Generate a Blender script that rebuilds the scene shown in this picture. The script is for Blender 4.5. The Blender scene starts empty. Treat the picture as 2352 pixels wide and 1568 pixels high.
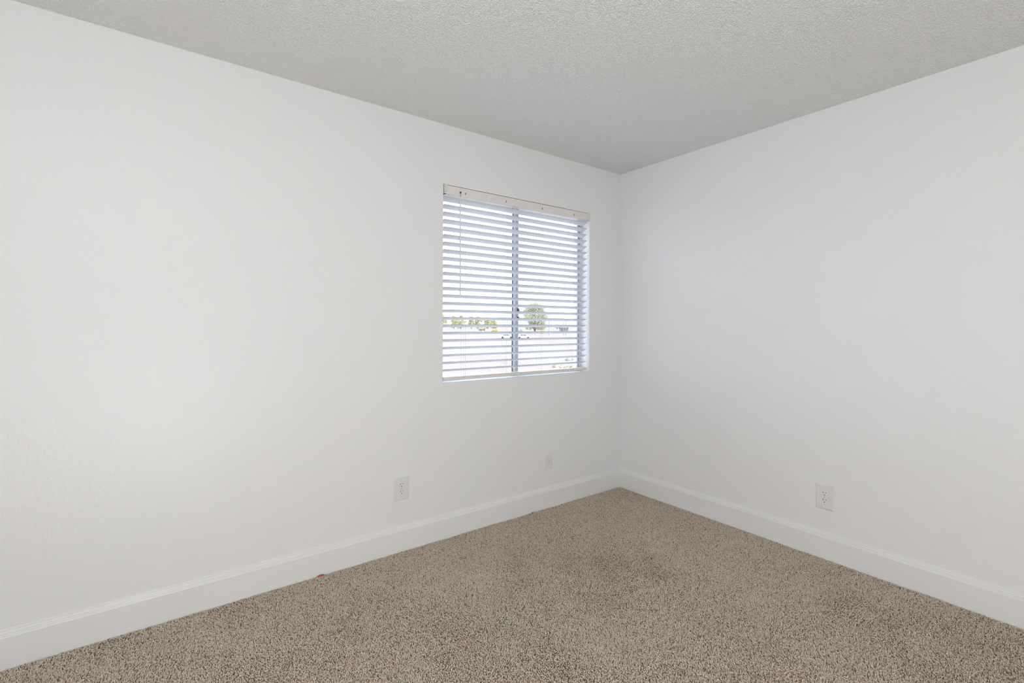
import bpy, bmesh, math, random
import numpy as np
from mathutils import Vector, Matrix

random.seed(7)
rng = np.random.default_rng(7)
scn = bpy.context.scene
col = scn.collection
PI = math.pi

# ------------------------------------------------------------------ helpers
def link(name, me, mat=None, parent=None):
    o = bpy.data.objects.new(name, me)
    col.objects.link(o)
    if mat:
        me.materials.append(mat)
    if parent:
        o.parent = parent
    return o

def obj(name, bm, mat=None, parent=None, smooth=False):
    bmesh.ops.recalc_face_normals(bm, faces=bm.faces)
    me = bpy.data.meshes.new(name)
    bm.to_mesh(me)
    bm.free()
    if smooth:
        me.polygons.foreach_set('use_smooth', [True] * len(me.polygons))
    return link(name, me, mat, parent)

def tag(o, label=None, cat=None, group=None, kind=None):
    if label: o['label'] = label
    if cat: o['category'] = cat
    if group: o['group'] = group
    if kind: o['kind'] = kind
    return o

def empty(name, loc, label, cat, group=None, kind=None, rz=0):
    o = bpy.data.objects.new(name, None)
    col.objects.link(o)
    o.location = loc
    o.rotation_euler = (0, 0, rz)
    o.empty_display_size = .05
    return tag(o, label, cat, group, kind)

def box(bm, x0, x1, y0, y1, z0, z1, bevel=0, seg=2):
    m = Matrix.Translation(((x0+x1)/2, (y0+y1)/2, (z0+z1)/2)) @ Matrix.Diagonal((x1-x0, y1-y0, z1-z0, 1))
    r = bmesh.ops.create_cube(bm, size=1, matrix=m)
    if bevel:
        es = list({e for v in r['verts'] for e in v.link_edges})
        bmesh.ops.bevel(bm, geom=es, offset=bevel, segments=seg, profile=.5, affect='EDGES')
    return bm

def tube(bm, pts, r, n=8, cap=True):
    """swept tube through pts; r a number or one radius per point"""
    pts = [Vector(p) for p in pts]
    rs = r if isinstance(r, (list, tuple)) else [r] * len(pts)
    rings = []
    for i, p in enumerate(pts):
        a = pts[max(i-1, 0)]; b = pts[min(i+1, len(pts)-1)]
        d = (b - a).normalized()
        ref = Vector((0, 0, 1)) if abs(d.z) < .9 else Vector((1, 0, 0))
        u = d.cross(ref).normalized(); v = d.cross(u)
        rings.append([bm.verts.new(p + rs[i]*(math.cos(2*PI*k/n)*u + math.sin(2*PI*k/n)*v)) for k in range(n)])
    for a, b in zip(rings, rings[1:]):
        for k in range(n):
            bm.faces.new((a[k], a[(k+1) % n], b[(k+1) % n], b[k]))
    if cap:
        bm.faces.new(rings[0][::-1]); bm.faces.new(rings[-1])
    return bm

def extrude_profile(bm, prof, p0, p1):
    """prof: list of offset tuples->Vector at both ends; p0/p1 functions mapping a profile point to a place"""
    a = [bm.verts.new(p0(*q)) for q in prof]
    b = [bm.verts.new(p1(*q)) for q in prof]
    n = len(prof)
    for k in range(n):
        bm.faces.new((a[k], a[(k+1) % n], b[(k+1) % n], b[k]))
    bm.faces.new(a[::-1]); bm.faces.new(b)
    return bm

# ---------------------------------------------------------------- materials
class NT:
    def __init__(s, name):
        s.m = bpy.data.materials.new(name)
        s.m.use_nodes = True
        s.t = s.m.node_tree
        s.t.nodes.clear()
        s.out = s.t.nodes.new('ShaderNodeOutputMaterial')
    def n(s, typ, **kw):
        nd = s.t.nodes.new(typ)
        for k, v in kw.items():
            if k in nd.inputs: nd.inputs[k].default_value = v
            else: setattr(nd, k, v)
        return nd
    def l(s, a, b): s.t.links.new(a, b)

def simple(name, color, rough=.5, spec=.5, metallic=0):
    t = NT(name)
    p = t.n('ShaderNodeBsdfPrincipled')
    p.inputs['Base Color'].default_value = (*color, 1)
    p.inputs['Roughness'].default_value = rough
    p.inputs['Specular IOR Level'].default_value = spec
    p.inputs['Metallic'].default_value = metallic
    t.l(p.outputs[0], t.out.inputs[0])
    return t.m

def textured(name, color, rough, spec, layers, dist=.002, var=.0):
    """painted surface with a procedural height built from noise layers (scale, detail, weight)"""
    t = NT(name)
    p = t.n('ShaderNodeBsdfPrincipled')
    p.inputs['Roughness'].default_value = rough
    p.inputs['Specular IOR Level'].default_value = spec
    g = t.n('ShaderNodeNewGeometry')
    h = None
    for sc, det, w, lo, hi in layers:
        nz = t.n('ShaderNodeTexNoise', Scale=sc, Detail=det, Roughness=.5)
        t.l(g.outputs['Position'], nz.inputs['Vector'])
        mr = t.n('ShaderNodeMapRange', interpolation_type='SMOOTHSTEP')
        mr.inputs['From Min'].default_value = lo; mr.inputs['From Max'].default_value = hi
        mr.inputs['To Max'].default_value = w
        t.l(nz.outputs[0], mr.inputs['Value'])
        if h is None: h = mr.outputs[0]
        else:
            a = t.n('ShaderNodeMath', operation='ADD')
            t.l(h, a.inputs[0]); t.l(mr.outputs[0], a.inputs[1]); h = a.outputs[0]
    b = t.n('ShaderNodeBump')
    b.inputs['Strength'].default_value = 1
    b.inputs['Distance'].default_value = dist
    t.l(h, b.inputs['Height']); t.l(b.outputs[0], p.inputs['Normal'])
    c = t.n('ShaderNodeTexNoise', Scale=1.3, Detail=3)
    t.l(g.outputs['Position'], c.inputs['Vector'])
    mx = t.n('ShaderNodeMix', data_type='RGBA')
    mx.inputs['A'].default_value = (*[v*(1-var) for v in color], 1)
    mx.inputs['B'].default_value = (*[min(1, v*(1+var)) for v in color], 1)
    t.l(c.outputs[0], mx.inputs['Factor'])
    t.l(mx.outputs['Result'], p.inputs['Base Color'])
    t.l(p.outputs[0], t.out.inputs[0])
    return t.m

M = {}
M['wall'] = textured('wall_paint', (.905, .905, .905), .42, .5,
                     [(38, 2, .5, .42, .72), (150, 2, .22, .3, .7), (9, 2, .5, .3, .7)], dist=.0008, var=.004)
M['ceiling'] = textured('ceiling_texture', (.90, .90, .885), .5, .5,
                        [(130, 3, 1, .38, .66), (48, 2, .6, .3, .7)], dist=.0030, var=.01)
M['trim'] = textured('trim_paint', (.895, .895, .895), .33, .5, [(25, 2, .4, .3, .7)], dist=.0005)
M['plate'] = simple('switch_plate_plastic', (.84, .84, .835), .3, .5)
M['slot'] = simple('socket_slot_dark', (.11, .105, .10), .6)
M['screw'] = simple('painted_screw', (.6, .6, .58), .35, .5)
M['steel'] = simple('coax_connector_painted', (.80, .80, .79), .35, .5)
M['headrail'] = simple('headrail_enamel', (.88, .835, .80), .38, .5)
M['lip'] = simple('headrail_lip_white', (.90, .89, .885), .35, .5)
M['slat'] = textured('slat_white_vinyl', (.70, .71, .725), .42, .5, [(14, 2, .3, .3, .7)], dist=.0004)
M['rail'] = simple('bottom_rail_cream', (.87, .82, .74), .4, .5)
M['bracket'] = simple('bracket_plastic', (.82, .81, .80), .35, .5)
M['cord'] = simple('cord_beige', (.80, .75, .68), .8, .2)
M['wand'] = simple('wand_plastic', (.84, .83, .81), .3, .5)
M['bronze'] = simple('clip_bronze', (.14, .105, .08), .5, .4)
M['vinyl'] = simple('window_vinyl', (.80, .82, .85), .35, .5)
M['gasket'] = simple('window_gasket', (.10, .11, .12), .6, .3)
M['lip_shade'] = simple('window_lip_shadow', (.50, .54, .60), .4, .5)
M['latch'] = simple('latch_dark', (.06, .06, .06), .5, .4)
M['stucco'] = textured('exterior_stucco', (.62, .58, .52), .9, .2, [(60, 3, 1, .3, .7)], dist=.003)
M['red'] = simple('red_scrap', (.62, .05, .05), .5)
M['black'] = simple('black_scrap', (.01, .01, .01), .5)
M['fixture'] = simple('fixture_white', (.8, .8, .78), .4)

def glass():
    t = NT('window_glass')
    tr = t.n('ShaderNodeBsdfTransparent'); tr.inputs[0].default_value = (.97, .985, .98, 1)
    gl = t.n('ShaderNodeBsdfGlossy'); gl.inputs['Roughness'].default_value = .02
    g = t.n('ShaderNodeNewGeometry')
    dt = t.n('ShaderNodeVectorMath', operation='DOT_PRODUCT')
    t.l(g.outputs['Incoming'], dt.inputs[0]); t.l(g.outputs['Normal'], dt.inputs[1])
    ab = t.n('ShaderNodeMath', operation='ABSOLUTE'); t.l(dt.outputs['Value'], ab.inputs[0])
    iv = t.n('ShaderNodeMath', operation='SUBTRACT'); iv.inputs[0].default_value = 1; t.l(ab.outputs[0], iv.inputs[1])
    pw = t.n('ShaderNodeMath', operation='POWER'); t.l(iv.outputs[0], pw.inputs[0]); pw.inputs[1].default_value = 5
    f = t.n('ShaderNodeMath', operation='MULTIPLY_ADD'); t.l(pw.outputs[0], f.inputs[0]); f.inputs[1].default_value = .8; f.inputs[2].default_value = .035
    mx = t.n('ShaderNodeMixShader')
    t.l(f.outputs[0], mx.inputs[0]); t.l(tr.outputs[0], mx.inputs[1]); t.l(gl.outputs[0], mx.inputs[2])
    t.l(mx.outputs[0], t.out.inputs[0])
    return t.m
M['glass'] = glass()

def fillmat(name, strength):
    t = NT(name)
    e = t.n('ShaderNodeEmission', Strength=strength)
    e.inputs[0].default_value = (.985, .995, 1, 1)
    t.l(e.outputs[0], t.out.inputs[0])
    return t.m
FILL, FILL2, FILL3, FILL4, SKY, SUN = 45, 3, 76, 190, 3.5, 3.2  # strengths of the added fill lights, then sky and sun
M['lamp'] = fillmat('added_ceiling_glow', FILL)
M['lamp3'] = fillmat('added_uplight_glow', FILL3)
M['lamp4'] = fillmat('added_tipped_glow', FILL4)
M['lamp2'] = fillmat('added_floor_lamp_glow', FILL2)

# ---------------------------------------------------------------- the room
RX, RY, RH = -4.75, -5.30, 2.44          # far ends of the room behind the camera, ceiling height
TH = .16
WX0, WX1, WZ0, WZ1 = -1.564, -.340, .913, 2.087   # window opening in the left wall (plane y = 0)

def wall_with_opening():
    bm = bmesh.new()
    xs = [RX-TH, WX0, WX1, TH]; zs = [-.03, WZ0, WZ1, RH+.05]
    V = {}
    for j, y in enumerate((0, TH)):
        for a, x in enumerate(xs):
            for b, z in enumerate(zs):
                V[j, a, b] = bm.verts.new((x, y, z))
    for j in (0, 1):
        for a in range(3):
            for b in range(3):
                if a == 1 and b == 1: continue
                bm.faces.new((V[j, a, b], V[j, a+1, b], V[j, a+1, b+1], V[j, a, b+1]))
    ring = [(1, 1), (2, 1), (2, 2), (1, 2)]
    for k in range(4):
        p, q = ring[k], ring[(k+1) % 4]
        bm.faces.new((V[(0, *p)], V[(0, *q)], V[(1, *q)], V[(1, *p)]))
    for a in range(3):
        for b in (0, 3):
            bm.faces.new((V[0, a, b], V[0, a+1, b], V[1, a+1, b], V[1, a, b]))
    for b in range(3):
        for a in (0, 3):
            bm.faces.new((V[0, a, b], V[0, a, b+1], V[1, a, b+1], V[1, a, b]))
    # drywall corners are not razor sharp
    es = [e for e in bm.edges if all(abs(v.co.y) < 1e-6 and WX0-1e-4 < v.co.x < WX1+1e-4 and WZ0-1e-4 < v.co.z < WZ1+1e-4 for v in e.verts)]
    bmesh.ops.bevel(bm, geom=es, offset=.002, segments=2, profile=.5, affect='EDGES')
    return bm

tag(obj('wall_left', wall_with_opening(), M['wall']), 'white textured wall with the window in it', 'wall', kind='structure')
tag(obj('wall_right', box(bmesh.new(), 0, TH, RY-TH, 0, -.03, RH+.05), M['wall']), 'plain white textured wall at the right, without a window', 'wall', kind='structure')
tag(obj('wall_back', box(bmesh.new(), RX-TH, 0, RY-TH, RY, -.03, RH+.05), M['wall']), 'white wall behind the viewer', 'wall', kind='structure')
tag(obj('wall_side', box(bmesh.new(), RX-TH, RX, RY, 0, -.03, RH+.05), M['wall']), 'white wall at the far left behind the viewer', 'wall', kind='structure')
tag(obj('ceiling', box(bmesh.new(), RX, 0, RY, 0, RH, RH+.05), M['ceiling']), 'white ceiling with fine sprayed texture', 'ceiling', kind='structure')

# carpet ------------------------------------------------------------------
def carpet_backing():
    t = NT('carpet_backing')
    p = t.n('ShaderNodeBsdfPrincipled'); p.inputs['Roughness'].default_value = 1
    p.inputs['Specular IOR Level'].default_value = .05
    g = t.n('ShaderNodeNewGeometry')
    nz = t.n('ShaderNodeTexNoise', Scale=170, Detail=3)
    t.l(g.outputs['Position'], nz.inputs['Vector'])
    r = t.n('ShaderNodeValToRGB')
    r.color_ramp.elements[0].position = .35; r.color_ramp.elements[0].color = (.22, .165, .12, 1)
    r.color_ramp.elements[1].position = .65; r.color_ramp.elements[1].color = (.45, .37, .29, 1)
    t.l(nz.outputs[0], r.inputs[0]); t.l(r.outputs[0], p.inputs['Base Color'])
    b = t.n('ShaderNodeBump'); b.inputs['Distance'].default_value = .006
    t.l(nz.outputs[0], b.inputs['Height']); t.l(b.outputs[0], p.inputs['Normal'])
    t.l(p.outputs[0], t.out.inputs[0])
    return t.m
def carpet_yarn():
    t = NT('carpet_yarn')
    p = t.n('ShaderNodeBsdfPrincipled'); p.inputs['Roughness'].default_value = .85
    p.inputs['Specular IOR Level'].default_value = .15
    a = t.n('ShaderNodeAttribute', attribute_name='yarn')
    t.l(a.outputs['Color'], p.inputs['Base Color'])
    p.inputs['Sheen Weight'].default_value = .45
    p.inputs['Sheen Roughness'].default_value = .6
    p.inputs['Sheen Tint'].default_value = (1, .9, .78, 1)
    t.l(p.outputs[0], t.out.inputs[0])
    return t.m
M['backing'] = carpet_backing(); M['yarn'] = carpet_yarn()
floor = tag(obj('floor', box(bmesh.new(), RX, 0, RY, 0, -.03, -.011), M['backing']), 'speckled brown and beige carpeted floor', 'floor', kind='structure')

def fbm(x, y, seed, scale):
    """cheap smooth value noise on arrays"""
    r = np.random.default_rng(seed)
    out = np.zeros_like(x); amp = 1.0
    for o in range(3):
        n = 64
        g = r.standard_normal((n, n))
        u = x*scale*2**o; v = y*scale*2**o
        iu = np.floor(u).astype(int); iv = np.floor(v).astype(int)
        fu = u-iu; fv = v-iv
        fu = fu*fu*(3-2*fu); fv = fv*fv*(3-2*fv)
        a = g[iu % n, iv % n]; b = g[(iu+1) % n, iv % n]; c = g[iu % n, (iv+1) % n]; d = g[(iu+1) % n, (iv+1) % n]
        out += amp*((a*(1-fu)+b*fu)*(1-fv)+(c*(1-fu)+d*fu)*fv)
        amp *= .55
    return out

def carpet_pile(step=.0045):
    cx, cy = -2.9173, -2.5028
    xs = np.arange(-4.1, -.014, step); ys = np.arange(-3.3, -.014, step)
    X, Y = np.meshgrid(xs, ys); X = X.ravel(); Y = Y.ravel()
    X = X + rng.uniform(-.5, .5, X.size)*step; Y = Y + rng.uniform(-.5, .5, X.size)*step
    depth = (X-cx)*.5968 + (Y-cy)*.8024
    keep = (depth > .95) & (X < -.0165) & (Y < -.0165) & (X > -4.05)
    X, Y = X[keep], Y[keep]; n = X.size
    # pile leans: large soft patches left by the vacuum and footsteps, plus every tuft its own way
    la = fbm(X, Y, 3, 2.3)*1.5 + 2.2
    lm = .0017 + .0015*fbm(X, Y, 5, 5.)
    ang = rng.uniform(0, 2*PI, n); mag = rng.uniform(.0005, .0060, n)
    dx = np.cos(la)*lm + np.cos(ang)*mag; dy = np.sin(la)*lm + np.sin(ang)*mag
    h = rng.uniform(.0088, .0118, n) + .0007*fbm(X, Y, 9, 9.)
    r = rng.uniform(.0017, .0027, n)
    V = np.empty((n, 7, 3), np.float32)
    rot = rng.uniform(0, 2*PI, n)
    z0 = -.0112
    for k in range(3):
        a = rot + k*2*PI/3
        V[:, k, 0] = X + np.cos(a)*r*.8; V[:, k, 1] = Y + np.sin(a)*r*.8; V[:, k, 2] = z0
        a2 = a + .9
        V[:, 3+k, 0] = X + dx*.62 + np.cos(a2)*r*1.15; V[:, 3+k, 1] = Y + dy*.62 + np.sin(a2)*r*1.15
        V[:, 3+k, 2] = z0 + h*.72
    V[:, 6, 0] = X + dx*1.15; V[:, 6, 1] = Y + dy*1.15; V[:, 6, 2] = z0 + h
    lim = -.0143
    V[:, :, 0] = np.minimum(V[:, :, 0], lim); V[:, :, 1] = np.minimum(V[:, :, 1], lim)
    base = (np.arange(n)*7)[:, None]
    quads = np.array([[0, 1, 4, 3], [1, 2, 5, 4], [2, 0, 3, 5]])
    tris = np.array([[3, 4, 6], [4, 5, 6], [5, 3, 6]])
    q = (base[:, :, None] + quads[None]).reshape(n, -1)
    t = (base[:, :, None] + tris[None]).reshape(n, -1)
    loops = np.concatenate([q, t], axis=1).ravel().astype(np.int32)
    sizes = np.tile(np.array([4, 4, 4, 3, 3, 3], np.int32), n)
    starts = np.concatenate([[0], np.cumsum(sizes)[:-1]]).astype(np.int32)
    me = bpy.data.meshes.new('carpet_pile')
    me.vertices.add(n*7); me.loops.add(loops.size); me.polygons.add(sizes.size)
    me.vertices.foreach_set('co', V.ravel())
    me.loops.foreach_set('vertex_index', loops)
    me.polygons.foreach_set('loop_start', starts)
    me.update(calc_edges=True)
    me.polygons.foreach_set('use_smooth', np.ones(sizes.size, bool))
    # yarn colours: beige, tan, grey brown and dark brown strands
    pal = np.array([[.90, .78, .65], [.86, .735, .60], [.77, .64, .515], [.64, .55, .44], [.30, .225, .16]])*YARN
    pick = rng.choice(5, n, p=[.29, .27, .21, .13, .10])
    c = pal[pick]*rng.uniform(.82, 1.12, (n, 1))
    # yarn dye runs a little redder or greener from patch to patch
    hue = (.012*fbm(X, Y, 21, 14.))[:, None]
    c = c*np.concatenate([1+hue, 1-.4*hue, 1-.2*hue], axis=1)
    c *= np.minimum(1, .93/c.max(axis=1, keepdims=True))
    C = np.ones((n, 7, 4), np.float32)
    C[:, :, :3] = c[:, None, :]
    at = me.color_attributes.new('yarn', 'FLOAT_COLOR', 'POINT')
    at.data.foreach_set('color', C.ravel())
    o = link('carpet_pile', me, M['yarn'], floor)
    o['kind'] = 'stuff'
    return o
YARN = 1.08
carpet_pile()

# baseboards --------------------------------------------------------------
PROF = [(0, -.012), (.0135, -.012), (.0135, .1125), (.0120, .1140), (.0112, .1165), (.0112, .1195), (.0096, .1215), (.0090, .1240),
        (.0090, .1270), (.0066, .1300), (.0050, .1325), (.0050, .1355), (.0036, .1385), (.0012, .1400), (0, .1400)]
e = .0
tag(obj('baseboard_left', extrude_profile(bmesh.new(), PROF, lambda d, z: (RX, -d, z), lambda d, z: (-d, -d, z)), M['trim']),
    'white baseboard with stepped top along the window wall', 'baseboard', kind='structure')
tag(obj('baseboard_right', extrude_profile(bmesh.new(), PROF, lambda d, z: (-d, RY, z), lambda d, z: (-d, -d, z)), M['trim']),
    'white baseboard with stepped top along the right wall', 'baseboard', kind='structure')

# window ------------------------------------------------------------------
win = empty('window_1', ((WX0+WX1)/2, .085, WZ0), 'white vinyl sliding window behind the open blind', 'window', kind='structure')
def wobj(name, bm, mat, parent=win, smooth=False):
    o = obj(name, bm, mat, None, smooth)
    if parent is not None:
        for v in o.data.vertices: v.co -= win.location
        o.parent = parent
    return o
def rect_frame(bm, x0, x1, z0, z1, w, y0, y1, bev=.002):
    box(bm, x0, x0+w, y0, y1, z0, z1, bev); box(bm, x1-w, x1, y0, y1, z0, z1, bev)
    box(bm, x0+w, x1-w, y0, y1, z0, z0+w, bev); box(bm, x0+w, x1-w, y0, y1, z1-w, z1, bev)
    return bm
bm = bmesh.new()
box(bm, WX0, WX0+.020, .085, .150, WZ0, WZ1, .002); box(bm, WX1-.020, WX1, .085, .150, WZ0, WZ1, .002)
box(bm, WX0+.020, WX1-.020, .085, .150, WZ0, WZ0+.010, .001); box(bm, WX0+.020, WX1-.020, .085, .150, WZ1-.020, WZ1, .002)
wobj('window_frame', bm, M['vinyl'])
SX = -.979                                    # left edge of the sliding sash's meeting stile
def sash_frame(x0, x1, wl, wr, wz, y0, y1):
    bm = bmesh.new()
    z0, z1 = WZ0+.008, WZ1-.018
    box(bm, x0, x0+wl, y0, y1, z0, z1, .0015); box(bm, x1-wr, x1, y0, y1, z0, z1, .0015)
    box(bm, x0+wl, x1-wr, y0, y1, z0, z0+.015, .0015); box(bm, x0+wl, x1-wr, y0, y1, z1-wz, z1, .0015)
    return bm
s1 = wobj('sash', sash_frame(WX0+.018, SX+.036, .022, .015, .022, .114, .134), M['vinyl'])
s2 = wobj('sash', sash_frame(SX, -.3675, .043, .0150, .022, .088, .108), M['vinyl'])
wobj('glass_pane', box(bmesh.new(), WX0+.036, SX+.010, .124, .128, WZ0+.018, WZ1-.036), M['glass'], s1)
wobj('glass_pane', box(bmesh.new(), SX+.040, -.380, .097, .101, WZ0+.018, WZ1-.036), M['glass'], s2)
# dark seals seen beside the meeting stile and in the side track
for x, w_ in ((SX-.0022, .0021), (-.3668, .0042)):
    wobj('gasket', box(bmesh.new(), x, x+w_, .092, .104, WZ0+.02, WZ1-.02), M['gasket'], s2)
wobj('lip_shadow_strip', box(bmesh.new(), SX+.020, SX+.034, .082, .089, WZ0+.03, WZ1-.03, .001), M['lip_shade'], s2)  # grey strip standing in for the shadow of the stile's lip
bm = bmesh.new(); box(bm, SX+.028, SX+.042, .076, .089, 1.344, 1.370, .002)
box(bm, SX+.026, SX+.040, .074, .087, 1.300, 1.313, .002)
lt = wobj('latch', bm, M['latch'], s2)
lt['label'] = 'small dark sash latch'

# blind -------------------------------------------------------------------
BX0, BX1 = -1.556, -.361
bl = empty('venetian_blind', ((BX0+BX1)/2, .03, .926), 'white horizontal slat blind hanging open in the window, wand at its left', 'blind')
def part(name, bm, mat, parent=bl, smooth=False):
    o = obj(name, bm, mat, None, smooth)
    for v in o.data.vertices: v.co -= bl.location
    o.parent = parent
    return o
# headrail: a U channel, folded lip at its lower front edge
hp = [(-.002, 2.0835), (-.002, 2.0405), (-.0015, 2.0350), (.001, 2.0345), (.006, 2.0340), (.050, 2.0340), (.054, 2.0365), (.054, 2.0835), (.0525, 2.0835), (.0525, 2.038), (.0505, 2.0365), (.0055, 2.0365),
      (-.0005, 2.0435), (-.0005, 2.0835)]
hr = part('headrail', extrude_profile(bmesh.new(), hp, lambda y, z: (-1.541, y, z), lambda y, z: (-.365, y, z)), M['headrail'])
bm = bmesh.new(); extrude_profile(bm, [(-.002, 2.0425), (-.0048, 2.0408), (-.0048, 2.0350), (-.0040, 2.0338), (-.0015, 2.0338), (-.002, 2.0350)], lambda y, z: (-1.560, y, z), lambda y, z: (-.3460, y, z))
part('bottom_lip', bm, M['lip'], hr)
for i, (x, w) in enumerate(((-1.413, .0052), (-1.109, .0052), (-.8036, .0056), (-.5036, .0056))):
    bm = bmesh.new()
    box(bm, x-w/2, x+w/2, -.0030, -.0018, 2.0475, 2.0532)
    box(bm, x-w/2, x+w/2, -.0030, -.0018, 2.0548, 2.0600)
    part('cord_slot', bm, M['bronze'], hr)
def bracket(x0, x1, wing):
    bm = bmesh.new()
    box(bm, x0, x1, -.0045, -.002, 2.0430, 2.0885, .0008)
    box(bm, x0, x1, -.0045, .052, 2.0855, 2.0868, .0005)
    box(bm, x0 if wing < 0 else x1-.003, x0+.003 if wing < 0 else x1, -.0045, .052, 2.0430, 2.0868, .0008)
    return bm
b1 = part('mounting_bracket', bracket(-1.5625, -1.5365, -1), M['bracket'])
part('screw', box(bmesh.new(), -1.556, -1.546, -.0053, -.0044, 2.0650, 2.0668), M['screw'], b1)
b2 = part('mounting_bracket', bracket(-.3680, -.3420, 1), M['bracket'])
part('screw', box(bmesh.new(), -.3465, -.3435, -.0056, -.0044, 2.0660, 2.0682), M['bronze'], b2)

# slats
TILT = math.radians(19.5)
ZS0, ZS1, NS = 2.0085, .9835, 24
def slat_mesh():
    bm = bmesh.new()
    w, t, n = .0258, .0014, 10
    top, bot = [], []
    for k in range(n+1):
        u = -1 + 2*k/n
        crown = .0010*(1-u*u)
        th = t*math.sqrt(max(0, 1-abs(u)**10))
        top.append((u*w, crown+th)); bot.append((u*w, crown-th))
    prof = top + bot[::-1][1:-1]
    ct, st = math.cos(TILT), math.sin(TILT)
    L = (BX1-BX0)/2
    def f(sx):
        return lambda y, z: (sx*L, y*ct + z*st, -y*st + z*ct)
    extrude_profile(bm, prof, f(-1), f(1))
    return bm
sl0 = obj('slat', slat_mesh(), M['slat'])
slats = [sl0] + [sl0.copy() for _ in range(NS-1)]
for i, s in enumerate(slats):
    if i: col.objects.link(s)
    s.parent = bl
    z = ZS0 + (ZS1-ZS0)*i/(NS-1)
    s.location = (0, .0285-bl.location.y, z-bl.location.z)
    s.rotation_euler = (math.radians(random.uniform(-.8, .8)), math.radians(random.uniform(-.05, .05)), 0)

# bottom rail
rail = part('bottom_rail', box(bmesh.new(), BX0, BX1, .004, .053, .9285, .9455, .0022, 2), M['rail'])
LX = (-1.4075, -1.1000, -.8020, -.4980)
for x in LX:
    bm = bmesh.new()
    tube(bm, [(x, .0015, 2.040), (x, .0028, .946), (x, .0025, .937), (x, .0030, .9282), (x, .0180, .9276)], .0006, 6)
    tube(bm, [(x, .0545, 2.040), (x, .0548, .946), (x, .0550, .937), (x, .0540, .9282), (x, .0400, .9276)], .0006, 6)
    part('ladder_cord', bm, M['cord'])
    part('lift_cord', tube(bmesh.new(), [(x+.004, .0285, 2.036), (x+.004, .0285, .945)], .0004, 6), M['cord'])
    bm = bmesh.new()
    tube(bm, [(x-.004, .0285, .9292), (x-.004, .0285, .9258)], .006, 12)
    tube(bm, [(x+.002, .0018, .9470), (x-.004, .0028, .9395), (x-.001, .0026, .9315), (x-.012, .0050, .9270)], .0013, 6)
    part('cord_plug', bm, M['cord'], rail)

# tilt wand
bm = bmesh.new()
tube(bm, [(-1.4575, -.0125, 2.026), (-1.4575, -.0130, 1.99), (-1.4552, -.0125, 1.445), (-1.4552, -.0125, 1.436), (-1.4552, -.0125, 1.430)],
     [.0030, .0037, .0037, .0046, .0040], 6)
wd = part('tilt_wand', bm, M['wand'])
bm = bmesh.new()
box(bm, -1.4555, -1.4460, -.0085, -.002, 2.0490, 2.0590, .001)
tube(bm, [(-1.4510, -.0075, 2.050), (-1.4520, -.0120, 2.043), (-1.4550, -.0145, 2.036), (-1.4575, -.0125, 2.026)], .0012, 6)
part('wand_hook', bm, M['bronze'], wd)

# ---------------------------------------------------------------- wall plates
def plate_mesh(w, h, d=.0062, ch=.0045):
    bm = bmesh.new()
    a = [bm.verts.new((sx*w/2, 0, sz*h/2)) for sx, sz in ((-1, -1), (1, -1), (1, 1), (-1, 1))]
    m = [bm.verts.new((sx*w/2, -d*.55, sz*h/2)) for sx, sz in ((-1, -1), (1, -1), (1, 1), (-1, 1))]
    f = [bm.verts.new((sx*(w/2-ch), -d, sz*(h/2-ch))) for sx, sz in ((-1, -1), (1, -1), (1, 1), (-1, 1))]
    for p, q in ((a, m), (m, f)):
        for k in range(4): bm.faces.new((p[k], p[(k+1) % 4], q[(k+1) % 4], q[k]))
    bm.faces.new(f); bm.faces.new(a[::-1])
    bmesh.ops.bevel(bm, geom=[e for e in bm.edges if all(v in f or v in m for v in e.verts)], offset=.0007, segments=2, profile=.5, affect='EDGES')
    return bm
def rounded(bm, cx, cz, w, h, y0, y1, cut):
    """receptacle face: circle with flats top and bottom"""
    pts = []
    n = 28
    for k in range(n):
        a = 2*PI*k/n
        pts.append((cx + w/2*math.cos(a), cz + max(-cut, min(cut, h/2*math.sin(a)))))
    A = [bm.verts.new((x, y0, z)) for x, z in pts]; B = [bm.verts.new((x, y1, z)) for x, z in pts]
    for k in range(n): bm.faces.new((A[k], A[(k+1) % n], B[(k+1) % n], B[k]))
    bm.faces.new(B); bm.faces.new(A[::-1])
def outlet(loc, rz, label):
    t = empty('electrical_outlet', loc, label, 'outlet', None, None, rz)
    obj('wall_plate', plate_mesh(.0855, .132), M['plate'], t)
    for c in (.0195, -.0195):
        bm = bmesh.new(); rounded(bm, 0, c, .0335, .0335, -.004, -.0072, .0142)
        rc = obj('receptacle', bm, M['plate'], t)
        bm = bmesh.new()
        box(bm, -.0076, -.0052, -.0076, -.0068, c+.0010, c+.0095)
        box(bm, .0053, .0075, -.0076, -.0068, c+.0018, c+.0088)
        obj('slot', bm, M['slot'], rc)
        bm = bmesh.new()
        tube(bm, [(0, -.0076, c-.0078), (0, -.0068, c-.0078)], .0027, 12)
        obj('ground_hole', bm, M['slot'], rc)
    bm = bmesh.new(); tube(bm, [(0, -.0060, 0), (0, -.0073, 0)], .0030, 14)
    obj('screw', bm, M['screw'], t)
    return t
outlet((-1.8207, 0, .3465), 0, 'white duplex outlet low on the window wall, left of the window')
outlet((0, -1.4365, .3300), -PI/2, 'white duplex outlet low on the right wall')
cx = empty('cable_jack', (-.7385, 0, .3215), 'small white wall plate with a single cable jack below the window', 'wall plate')
obj('wall_plate', plate_mesh(.0735, .1145), M['plate'], cx)
bm = bmesh.new(); tube(bm, [(0, -.005, 0), (0, -.0078, 0)], .0058, 6); tube(bm, [(0, -.0078, 0), (0, -.0130, 0)], .0040, 14)
obj('connector', bm, M['steel'], cx)

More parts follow.
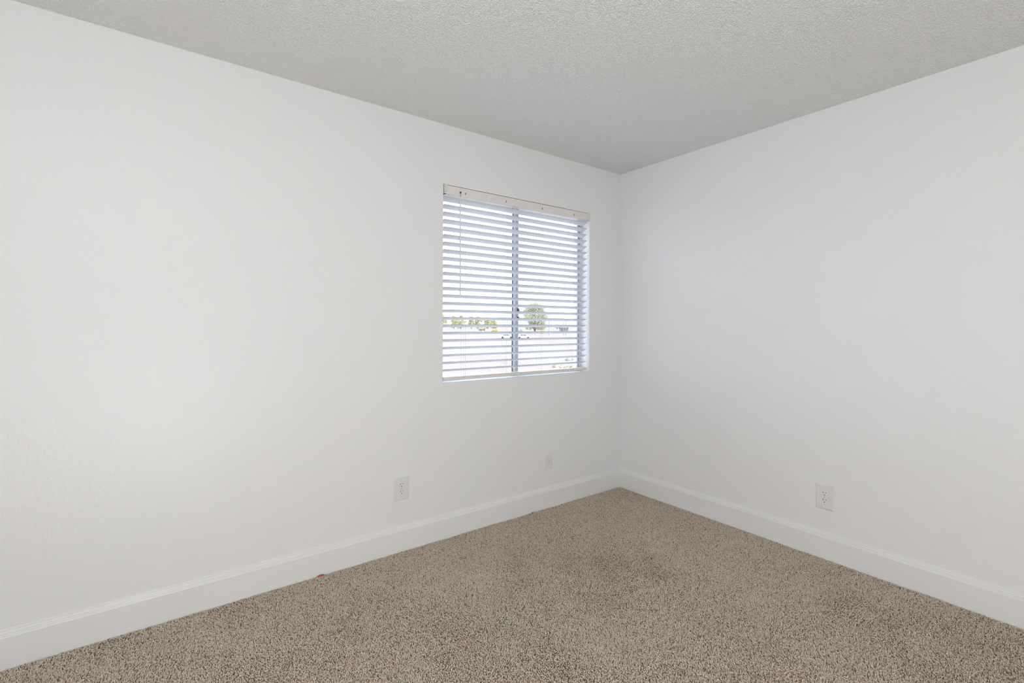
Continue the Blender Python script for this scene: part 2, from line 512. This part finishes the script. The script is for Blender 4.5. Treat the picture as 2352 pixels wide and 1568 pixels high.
# scraps at the foot of the baseboard
bm = bmesh.new(); tube(bm, [(-2.272, -.0200, .001), (-2.262, -.0215, .0035), (-2.252, -.0195, .0030), (-2.240, -.0205, .0015)], [.0015, .0028, .0026, .0012], 7)
tag(obj('red_thread', bm, M['red'], smooth=True), 'tiny bright red scrap caught between carpet and baseboard', 'scrap')
bm = bmesh.new(); tube(bm, [(-.893, -.0185, -.002), (-.8925, -.0185, .0035)], [.0028, .0018], 6); tube(bm, [(-.890, -.0185, .0005), (-.878, -.0185, .0)], [.0012, .0007], 6)
tag(obj('black_scrap', bm, M['black']), 'tiny black scrap at the foot of the baseboard below the window', 'scrap')

# ceiling light added behind the viewer as fill ------------------------------------------
LPOS = (-3.10, -2.75, RH)
lf = empty('added_ceiling_light', LPOS, 'round white flush ceiling light added behind the viewer as fill', 'ceiling light')
bm = bmesh.new()
tube(bm, [(0, 0, 0), (0, 0, -.022), (0, 0, -.028)], [.175, .175, .168], 40)
obj('base_pan', bm, M['fixture'], lf)
bm = bmesh.new()
n, m = 40, 8
rings = []
for j in range(m+1):
    a = PI/2*j/m
    rings.append([bm.verts.new((.162*math.cos(a)*math.cos(2*PI*k/n), .162*math.cos(a)*math.sin(2*PI*k/n), -.030-.085*math.sin(a))) for k in range(n)] if j < m else [bm.verts.new((0, 0, -.115))])
for j in range(m):
    for k in range(n):
        if j < m-1: bm.faces.new((rings[j][k], rings[j][(k+1) % n], rings[j+1][(k+1) % n], rings[j+1][k]))
        else: bm.faces.new((rings[j][k], rings[j][(k+1) % n], rings[m][0]))
obj('lamp_shade', bm, M['lamp'], lf, smooth=True)

# torchiere floor lamp added behind the viewer to brighten the room
fl = empty('added_floor_lamp', (-4.30, -3.20, -.002), 'tall white torchiere floor lamp added behind the viewer as fill', 'lamp')
obj('base', tube(bmesh.new(), [(0, 0, 0), (0, 0, .02), (0, 0, .03)], [.14, .14, .05], 32), M['fixture'], fl)
obj('pole', tube(bmesh.new(), [(0, 0, .03), (0, 0, 1.62)], .0125, 12), M['fixture'], fl)
bm = bmesh.new(); rings = []
for j in range(9):
    a = PI/2*j/8
    rings.append([bm.verts.new((.20*math.sin(a)*math.cos(2*PI*k/36) if j else .012*math.cos(2*PI*k/36), .20*math.sin(a)*math.sin(2*PI*k/36) if j else .012*math.sin(2*PI*k/36), 1.60+.16*(1-math.cos(a)))) for k in range(36)])
for j in range(8):
    for k in range(36): bm.faces.new((rings[j][k], rings[j][(k+1) % 36], rings[j+1][(k+1) % 36], rings[j+1][k]))
obj('lamp_shade', bm, M['lamp2'], fl, smooth=True)

# two added fill uplights behind the viewer, one tipped towards the room
def uplight(loc, tilt, rz, mat, label):
    ul = empty('added_uplight', loc, label, 'lamp', 'added can uplights behind the viewer', None, rz)
    ct, st = math.cos(tilt), math.sin(tilt)
    piv = Matrix.Translation((0, 0, .22)) @ Matrix.Rotation(-tilt, 4, 'X') @ Matrix.Translation((0, 0, -.12))
    bm = bmesh.new()
    vs = [[bm.verts.new(piv @ Vector((r_*math.cos(2*PI*k/36), r_*math.sin(2*PI*k/36), z_))) for k in range(36)] for r_, z_ in ((.150, 0), (.150, .24), (.142, .24), (.142, .20))]
    for a, b in zip(vs, vs[1:]):
        for k in range(36): bm.faces.new((a[k], a[(k+1) % 36], b[(k+1) % 36], b[k]))
    bm.faces.new(vs[0][::-1]); bm.faces.new(vs[-1])
    obj('lamp_body', bm, M['fixture'], ul)
    bm = tube(bmesh.new(), [(0, 0, .222), (0, 0, .230)], .140, 36)
    bm.transform(piv)
    obj('bulb_panel', bm, mat, ul)
    bm = bmesh.new()
    box(bm, -.17, .17, -.08, .08, 0, .014, .003); box(bm, -.17, -.156, -.02, .02, .01, .25, .003); box(bm, .156, .17, -.02, .02, .01, .25, .003)
    obj('bracket', bm, M['fixture'], ul)
uplight((-3.60, -2.75, -.002), 0, 0, M['lamp3'], 'white can uplight added behind the viewer as fill, pointing straight up')
uplight((-3.00, -3.30, -.002), math.radians(45), math.radians(-30), M['lamp4'], 'white can uplight added behind the viewer as fill, tipped towards the room')

# ---------------------------------------------------------------- outdoors
GZ = -3.05
def ground_mat():
    t = NT('dry_field')
    p = t.n('ShaderNodeBsdfPrincipled'); p.inputs['Roughness'].default_value = 1; p.inputs['Specular IOR Level'].default_value = 0
    g = t.n('ShaderNodeNewGeometry')
    mp = t.n('ShaderNodeMapping'); mp.inputs['Scale'].default_value = (.5, .18, 1)
    mp.inputs['Rotation'].default_value = (0, 0, -.6)
    t.l(g.outputs['Position'], mp.inputs['Vector'])
    nz = t.n('ShaderNodeTexNoise', Scale=.22, Detail=5, Roughness=.6)
    t.l(mp.outputs[0], nz.inputs['Vector'])
    r = t.n('ShaderNodeValToRGB'); el = r.color_ramp.elements
    el[0].position = .33; el[0].color = (.285, .235, .205, 1)
    el[1].position = .7; el[1].color = (.30, .28, .245, 1)
    x = el.new(.5); x.color = (.295, .258, .228, 1)
    t.l(nz.outputs[0], r.inputs[0]); t.l(r.outputs[0], p.inputs['Base Color'])
    t.l(p.outputs[0], t.out.inputs[0])
    return t.m
M['field'] = ground_mat()
bm = bmesh.new()
n = 24
gx = np.linspace(-500, 900, n+1); gy = np.linspace(1.0, 1300, n+1)
vs = [[bm.verts.new((x, y, GZ + .25*math.sin(x*.021+1)*math.sin(y*.017)*min(1, y/120))) for x in gx] for y in gy]
for j in range(n):
    for i in range(n): bm.faces.new((vs[j][i], vs[j][i+1], vs[j+1][i+1], vs[j+1][i]))
tag(obj('field_ground', bm, M['field'], smooth=True), 'pale dry field outside the window', 'ground', kind='structure')

def leafy(name, c1, c2):
    t = NT(name)
    p = t.n('ShaderNodeBsdfPrincipled'); p.inputs['Roughness'].default_value = .7; p.inputs['Specular IOR Level'].default_value = .2
    g = t.n('ShaderNodeNewGeometry')
    r = t.n('ShaderNodeMix', data_type='RGBA')
    r.inputs['A'].default_value = (*c1, 1); r.inputs['B'].default_value = (*c2, 1)
    t.l(g.outputs['Random Per Island'], r.inputs['Factor']); t.l(r.outputs['Result'], p.inputs['Base Color'])
    tl = t.n('ShaderNodeBsdfTranslucent'); t.l(r.outputs['Result'], tl.inputs[0])
    mx = t.n('ShaderNodeMixShader'); mx.inputs[0].default_value = .45
    t.l(p.outputs[0], mx.inputs[1]); t.l(tl.outputs[0], mx.inputs[2]); t.l(mx.outputs[0], t.out.inputs[0])
    return t.m
M['leaf_olive'] = leafy('leaves_olive', (.46, .46, .25), (.68, .64, .36))
M['leaf_green'] = leafy('leaves_green', (.46, .48, .34), (.62, .61, .44))
M['leaf_yellow'] = leafy('leaves_yellow', (0.670, 0.540, 0.216), (0.799, 0.670, 0.324))
M['leaf_grey'] = leafy('leaves_dry', (0.475, 0.475, 0.367), (0.648, 0.594, 0.454))
M['leaf_straw'] = leafy('leaves_straw', (.66, .60, .42), (.80, .74, .52))
M['bark'] = simple('bark', (.25, .20, .16), .9, .1)

def foliage_bm(w, d, h, z0, leaf, blobs, per, seed):
    r = random.Random(seed)
    bm = bmesh.new()
    for b in range(blobs):
        a = r.uniform(0, 2*PI); q = r.random()**.5
        hz = r.random()
        prof = math.sin(PI*min(1, .18+.8*hz))**.6
        cx_, cy_, cz_ = w/2*.72*q*prof*math.cos(a), d/2*.72*q*prof*math.sin(a), z0 + h*(.1+.8*hz)
        br = .20*min(w, h)*r.uniform(.6, 1.1)
        for k in range(per):
            v = Vector((r.gauss(0, 1), r.gauss(0, 1), r.gauss(0, 1))).normalized()*br*r.uniform(.55, 1.05)
            c = Vector((cx_, cy_, cz_)) + Vector((v.x, v.y, v.z*.8))
            nrm = (v.normalized() + Vector((r.gauss(0, .5), r.gauss(0, .5), r.gauss(0, .5)))).normalized()
            u = nrm.orthogonal().normalized(); t = nrm.cross(u)
            s = leaf*r.uniform(.6, 1.3)
            p = [c-u*s, c+t*s*.55+nrm*s*.12, c+u*s, c-t*s*.55+nrm*s*.12]
            bm.faces.new([bm.verts.new(x) for x in p])
    return bm
def tree(name, x, y, w, h, trunk, mat, label, cat, group, seed, leaf=.5, blobs=26, per=60):
    t = empty(name, (x, y, GZ), label, cat, group)
    bm = foliage_bm(w, w*.8, h-trunk, trunk, leaf, blobs, per, seed)
    me = bpy.data.meshes.new('foliage'); bm.to_mesh(me); bm.free()
    link('foliage', me, M[mat], t)
    bm = bmesh.new(); r = random.Random(seed)
    tube(bm, [(0, 0, -.1), (.1, 0, trunk*.6), (0, .1, trunk+.45*(h-trunk))], [w*.035, w*.028, w*.012], 8)
    for k in range(4):
        a = k*1.6+r.random()
        tube(bm, [(0, 0, trunk*.8), (w*.2*math.cos(a), w*.2*math.sin(a), trunk+(h-trunk)*.45)], [w*.02, w*.008], 6)
    obj('trunk' if trunk > .6 else 'stem', bm, M['bark'], t)
    return t
# far row of olive trees, left half of the view through the window
ORD = ['leftmost tree', 'second tree from the left', 'third tree from the left', 'fourth tree from the left', 'third tree from the right', 'second tree from the right', 'rightmost tree']
ROW = [(236.6, 442.5, 10.5, 15.5), (246.7, 441.2, 9.5, 14.0), (247.2, 422.1, 11.0, 14.8), (259.6, 425.4, 9.0, 13.6), (264.2, 415.7, 10.0, 13.8), (273.9, 414.8, 9.5, 13.2), (285.8, 418.4, 8.5, 11.0)]
for i, (x, y, w_, h_) in enumerate(ROW):
    back = 26*(i % 2)
    tree('tree', x + .5968*back, y + .8024*back, w_*1.3, h_*(1+.04*(i % 2)), .7, 'leaf_olive', ORD[i] + ' of the far olive row seen through the left sash', 'tree', 'olive trees in the far row', 40+i, .62, 30, 60)
tree('tree', 155.8, 191.0, 17, 16.6, 1.6, 'leaf_green', 'big pale green tree seen through the right sash, taller than all others', 'tree', None, 77, .38, 70, 150)
tree('shrub', 296.9, 397.6, 10, 6.5, .5, 'leaf_grey', 'dull grey green shrub beside the meeting stile, left of the big tree', 'shrub', None, 55, .6, 12, 40)
tree('shrub', 320.0, 355.5, 11, 5.5, .5, 'leaf_grey', 'low grey shrub on the horizon between big tree and small house', 'shrub', None, 56, .6, 12, 40)
tree('shrub', 133.3, 195.3, 5.4, 2.6, .2, 'leaf_yellow', 'yellow shrub in front of the right end of the far tree row', 'shrub', None, 57, .28, 14, 40)
tree('shrub', 149.2, 177.3, 4.6, 2.0, .2, 'leaf_yellow', 'yellow shrub at the foot of the big tree', 'shrub', None, 58, .28, 14, 40)
tree('shrub', 146.3, 190.5, 4.2, 2.2, .2, 'leaf_grey', 'grey green shrub just left of the yellow one under the big tree', 'shrub', None, 59, .28, 14, 40)
tree('shrub', 177.1, 274.9, 8.5, 3.0, .2, 'leaf_olive', 'low olive shrub before the middle of the far tree row', 'shrub', None, 60, .4, 14, 40)
DRY = ['leftmost dry tuft low in the right sash', 'second dry tuft from the left low in the right sash', 'third dry tuft from the left, nearest to the window', 'dry tuft nearest the right jamb in the front row',
       'dry tuft standing alone behind the front row, left one', 'dry tuft standing alone behind the front row, right one']
for i, (x, y, w_, h_) in enumerate([(29.2, 33.5, .9, .40), (29.0, 32.4, 1.0, .55), (28.7, 31.3, .9, .45), (30.5, 32.5, 1.0, .55), (36.4, 39.3, 1.1, .5), (37.6, 39.6, 1.0, .55)]):
    tree('dry_shrub', x, y, w_, h_, .03, 'leaf_straw' if i % 2 else 'leaf_grey', DRY[i], 'shrub', 'dry tufts in the field', 90+i, .055, 9, 26)

# pale ridge beyond the field
M['ridge'] = simple('ridge', (.30, .325, .345), 1, 0)  # bluish tone puts the distance haze into the hill's colour
bm = bmesh.new()
ax = Vector((.8024, -.5967, 0)); fw = Vector((.5968, .8024, 0)); c0 = Vector((778.7, 974.0, GZ))
grid = []
for j in range(9):
    row = []
    for i in range(31):
        u = -1 + 2*i/30; v = -1 + 2*j/8
        hh = 50*max(0, 1-abs(u)**1.3)*(1-v*v) + 3*math.sin(i*1.7)*(1-u*u)*(1-v*v)
        row.append(bm.verts.new(c0 + ax*(u*150) + fw*(v*120) + Vector((0, 0, hh-1))))
    grid.append(row)
for j in range(8):
    for i in range(30): bm.faces.new((grid[j][i], grid[j][i+1], grid[j+1][i+1], grid[j+1][i]))
tag(obj('ridge', bm, M['ridge'], smooth=True), 'pale low hill on the horizon behind the big tree', 'hill', kind='structure')

# utility poles
M['pole'] = simple('weathered_pole', (.30, .27, .25), .9, .1)
for x, y, h_, lb in ((128.8, 148.8, 6.7, 'thin utility pole directly right of the big tree'), (133.8, 145.1, 7.1, 'thin utility pole above the small house, left of the close pair'),
                     (134.5, 144.5, 6.9, 'thin utility pole above the small house, right of the close pair')):
    t = empty('utility_pole', (x, y, GZ), lb, 'pole', 'utility poles on the horizon')
    obj('pole', tube(bmesh.new(), [(0, 0, -.3), (0, 0, h_)], [.15, .10], 8), M['pole'], t)
    bm = bmesh.new()
    for s in (-1, 1):
        p = Vector((.8024, -.5967, 0))*s*.45
        tube(bm, [(0, 0, h_-.5), (p.x, p.y, h_-.5)], .05, 6)
    obj('crossarm', bm, M['pole'], t)

# small house
M['siding'] = simple('house_siding', (.24, .22, .21), .9, .1); M['shingle'] = simple('house_roof', (.14, .135, .135), .9, .1); M['pane'] = simple('house_pane', (.12, .13, .14), .2, .5)
hs = empty('small_house', (188.5, 204.0, GZ), 'small pale house with grey gable roof on the horizon', 'house', None, None, -.64)
obj('wall', box(bmesh.new(), -2.3, 2.3, -1.8, 1.8, 0, 2.4), M['siding'], hs)
bm = bmesh.new()
extrude_profile(bm, [(-2.1, 2.3), (0, 3.7), (2.1, 2.3), (2.1, 2.45), (0, 3.9), (-2.1, 2.45)], lambda y, z: (-2.6, y, z), lambda y, z: (2.6, y, z))
obj('roof', bm, M['shingle'], hs)
for x in (-1.2, 1.1):
    obj('window', box(bmesh.new(), x-.4, x+.4, -1.84, -1.79, .9, 1.8), M['pane'], hs)

# parked cars
M['carpaint'] = simple('white_car_paint', (.78, .78, .78), .3, .5); M['carglass'] = simple('car_glass', (.10, .11, .12), .15, .5); M['tyre'] = simple('tyre_rubber', (.04, .04, .04), .8, .2)
def car(x, y, rz, label):
    t = empty('car', (x, y, GZ), label, 'car', 'parked cars in the field', None, rz)
    prof = [(-2.2, .35), (-2.22, .75), (-2.0, .92), (-1.45, .98), (-.85, 1.42), (.55, 1.46), (1.15, 1.05), (1.95, .88), (2.2, .65), (2.2, .35)]
    bm = bmesh.new()
    extrude_profile(bm, prof, lambda a, z: (a, -.86, z), lambda a, z: (a, .86, z))
    bmesh.ops.bevel(bm, geom=list(bm.edges), offset=.05, segments=2, affect='EDGES')
    obj('body', bm, M['carpaint'], t)
    for s in (-1, 1):
        bm = bmesh.new()
        extrude_profile(bm, [(-1.3, 1.0), (-.82, 1.36), (-.2, 1.38), (-.2, 1.0)], lambda a, z: (a, s*.85, z), lambda a, z: (a, s*.875, z))
        extrude_profile(bm, [(-.12, 1.0), (-.12, 1.38), (.5, 1.38), (.98, 1.0)], lambda a, z: (a, s*.85, z), lambda a, z: (a, s*.875, z))
        obj('side_window', bm, M['carglass'], t)
    bm = bmesh.new()
    extrude_profile(bm, [(.62, 1.43), (1.12, 1.08), (1.14, 1.10), (.64, 1.46)], lambda a, z: (a, -.7, z), lambda a, z: (a, .7, z))
    obj('windshield', bm, M['carglass'], t)
    for a in (-1.35, 1.35):
        for s in (-1, 1):
            obj('wheel', tube(bmesh.new(), [(a, s*.70, .33), (a, s*.88, .33)], .33, 18), M['tyre'], t)
car(86.5, 120.5, -.64, 'white car seen through the left sash, touching the meeting stile')
car(89.6, 115.7, -.64, 'white car just right of the meeting stile, below the big tree')


# ---------------------------------------------------------------- sky, sun
w = bpy.data.worlds.new('sky'); scn.world = w; w.use_nodes = True
nt = w.node_tree; nt.nodes.clear()
bg = nt.nodes.new('ShaderNodeBackground'); wo = nt.nodes.new('ShaderNodeOutputWorld')
bg.inputs[0].default_value = (.82, .92, 1.16, 1); bg.inputs[1].default_value = SKY
nt.links.new(bg.outputs[0], wo.inputs[0])
sd = bpy.data.lights.new('sun', 'SUN'); sd.energy = SUN; sd.angle = .01; sd.color = (1, .95, .88)
so = bpy.data.objects.new('sun', sd); col.objects.link(so)
so.rotation_euler = Vector((-.35, .75, -.75)).to_track_quat('-Z', 'Y').to_euler()

# ---------------------------------------------------------------- camera
cd = bpy.data.cameras.new('camera'); cam = bpy.data.objects.new('camera', cd); col.objects.link(cam)
cd.sensor_width = 36; cd.sensor_fit = 'HORIZONTAL'; cd.lens = 1097.1*36/2352
cd.shift_y = -37.79/2352
cd.clip_start = .05; cd.clip_end = 3000
R = Vector((.8024179, -.5967496, .00393)); U = Vector((-.00315352, .00234524, .99999228)); D = Vector((.5967542, .8024209, 0))
cam.matrix_world = Matrix(((R.x, U.x, -D.x, -2.9173), (R.y, U.y, -D.y, -2.5028), (R.z, U.z, -D.z, 1.2569), (0, 0, 0, 1)))
scn.camera = cam

scn.view_settings.view_transform = 'Standard'
scn.view_settings.look = 'None'
scn.view_settings.gamma = 1
scn.view_settings.use_curve_mapping = False
scn.view_settings.exposure = 0.05
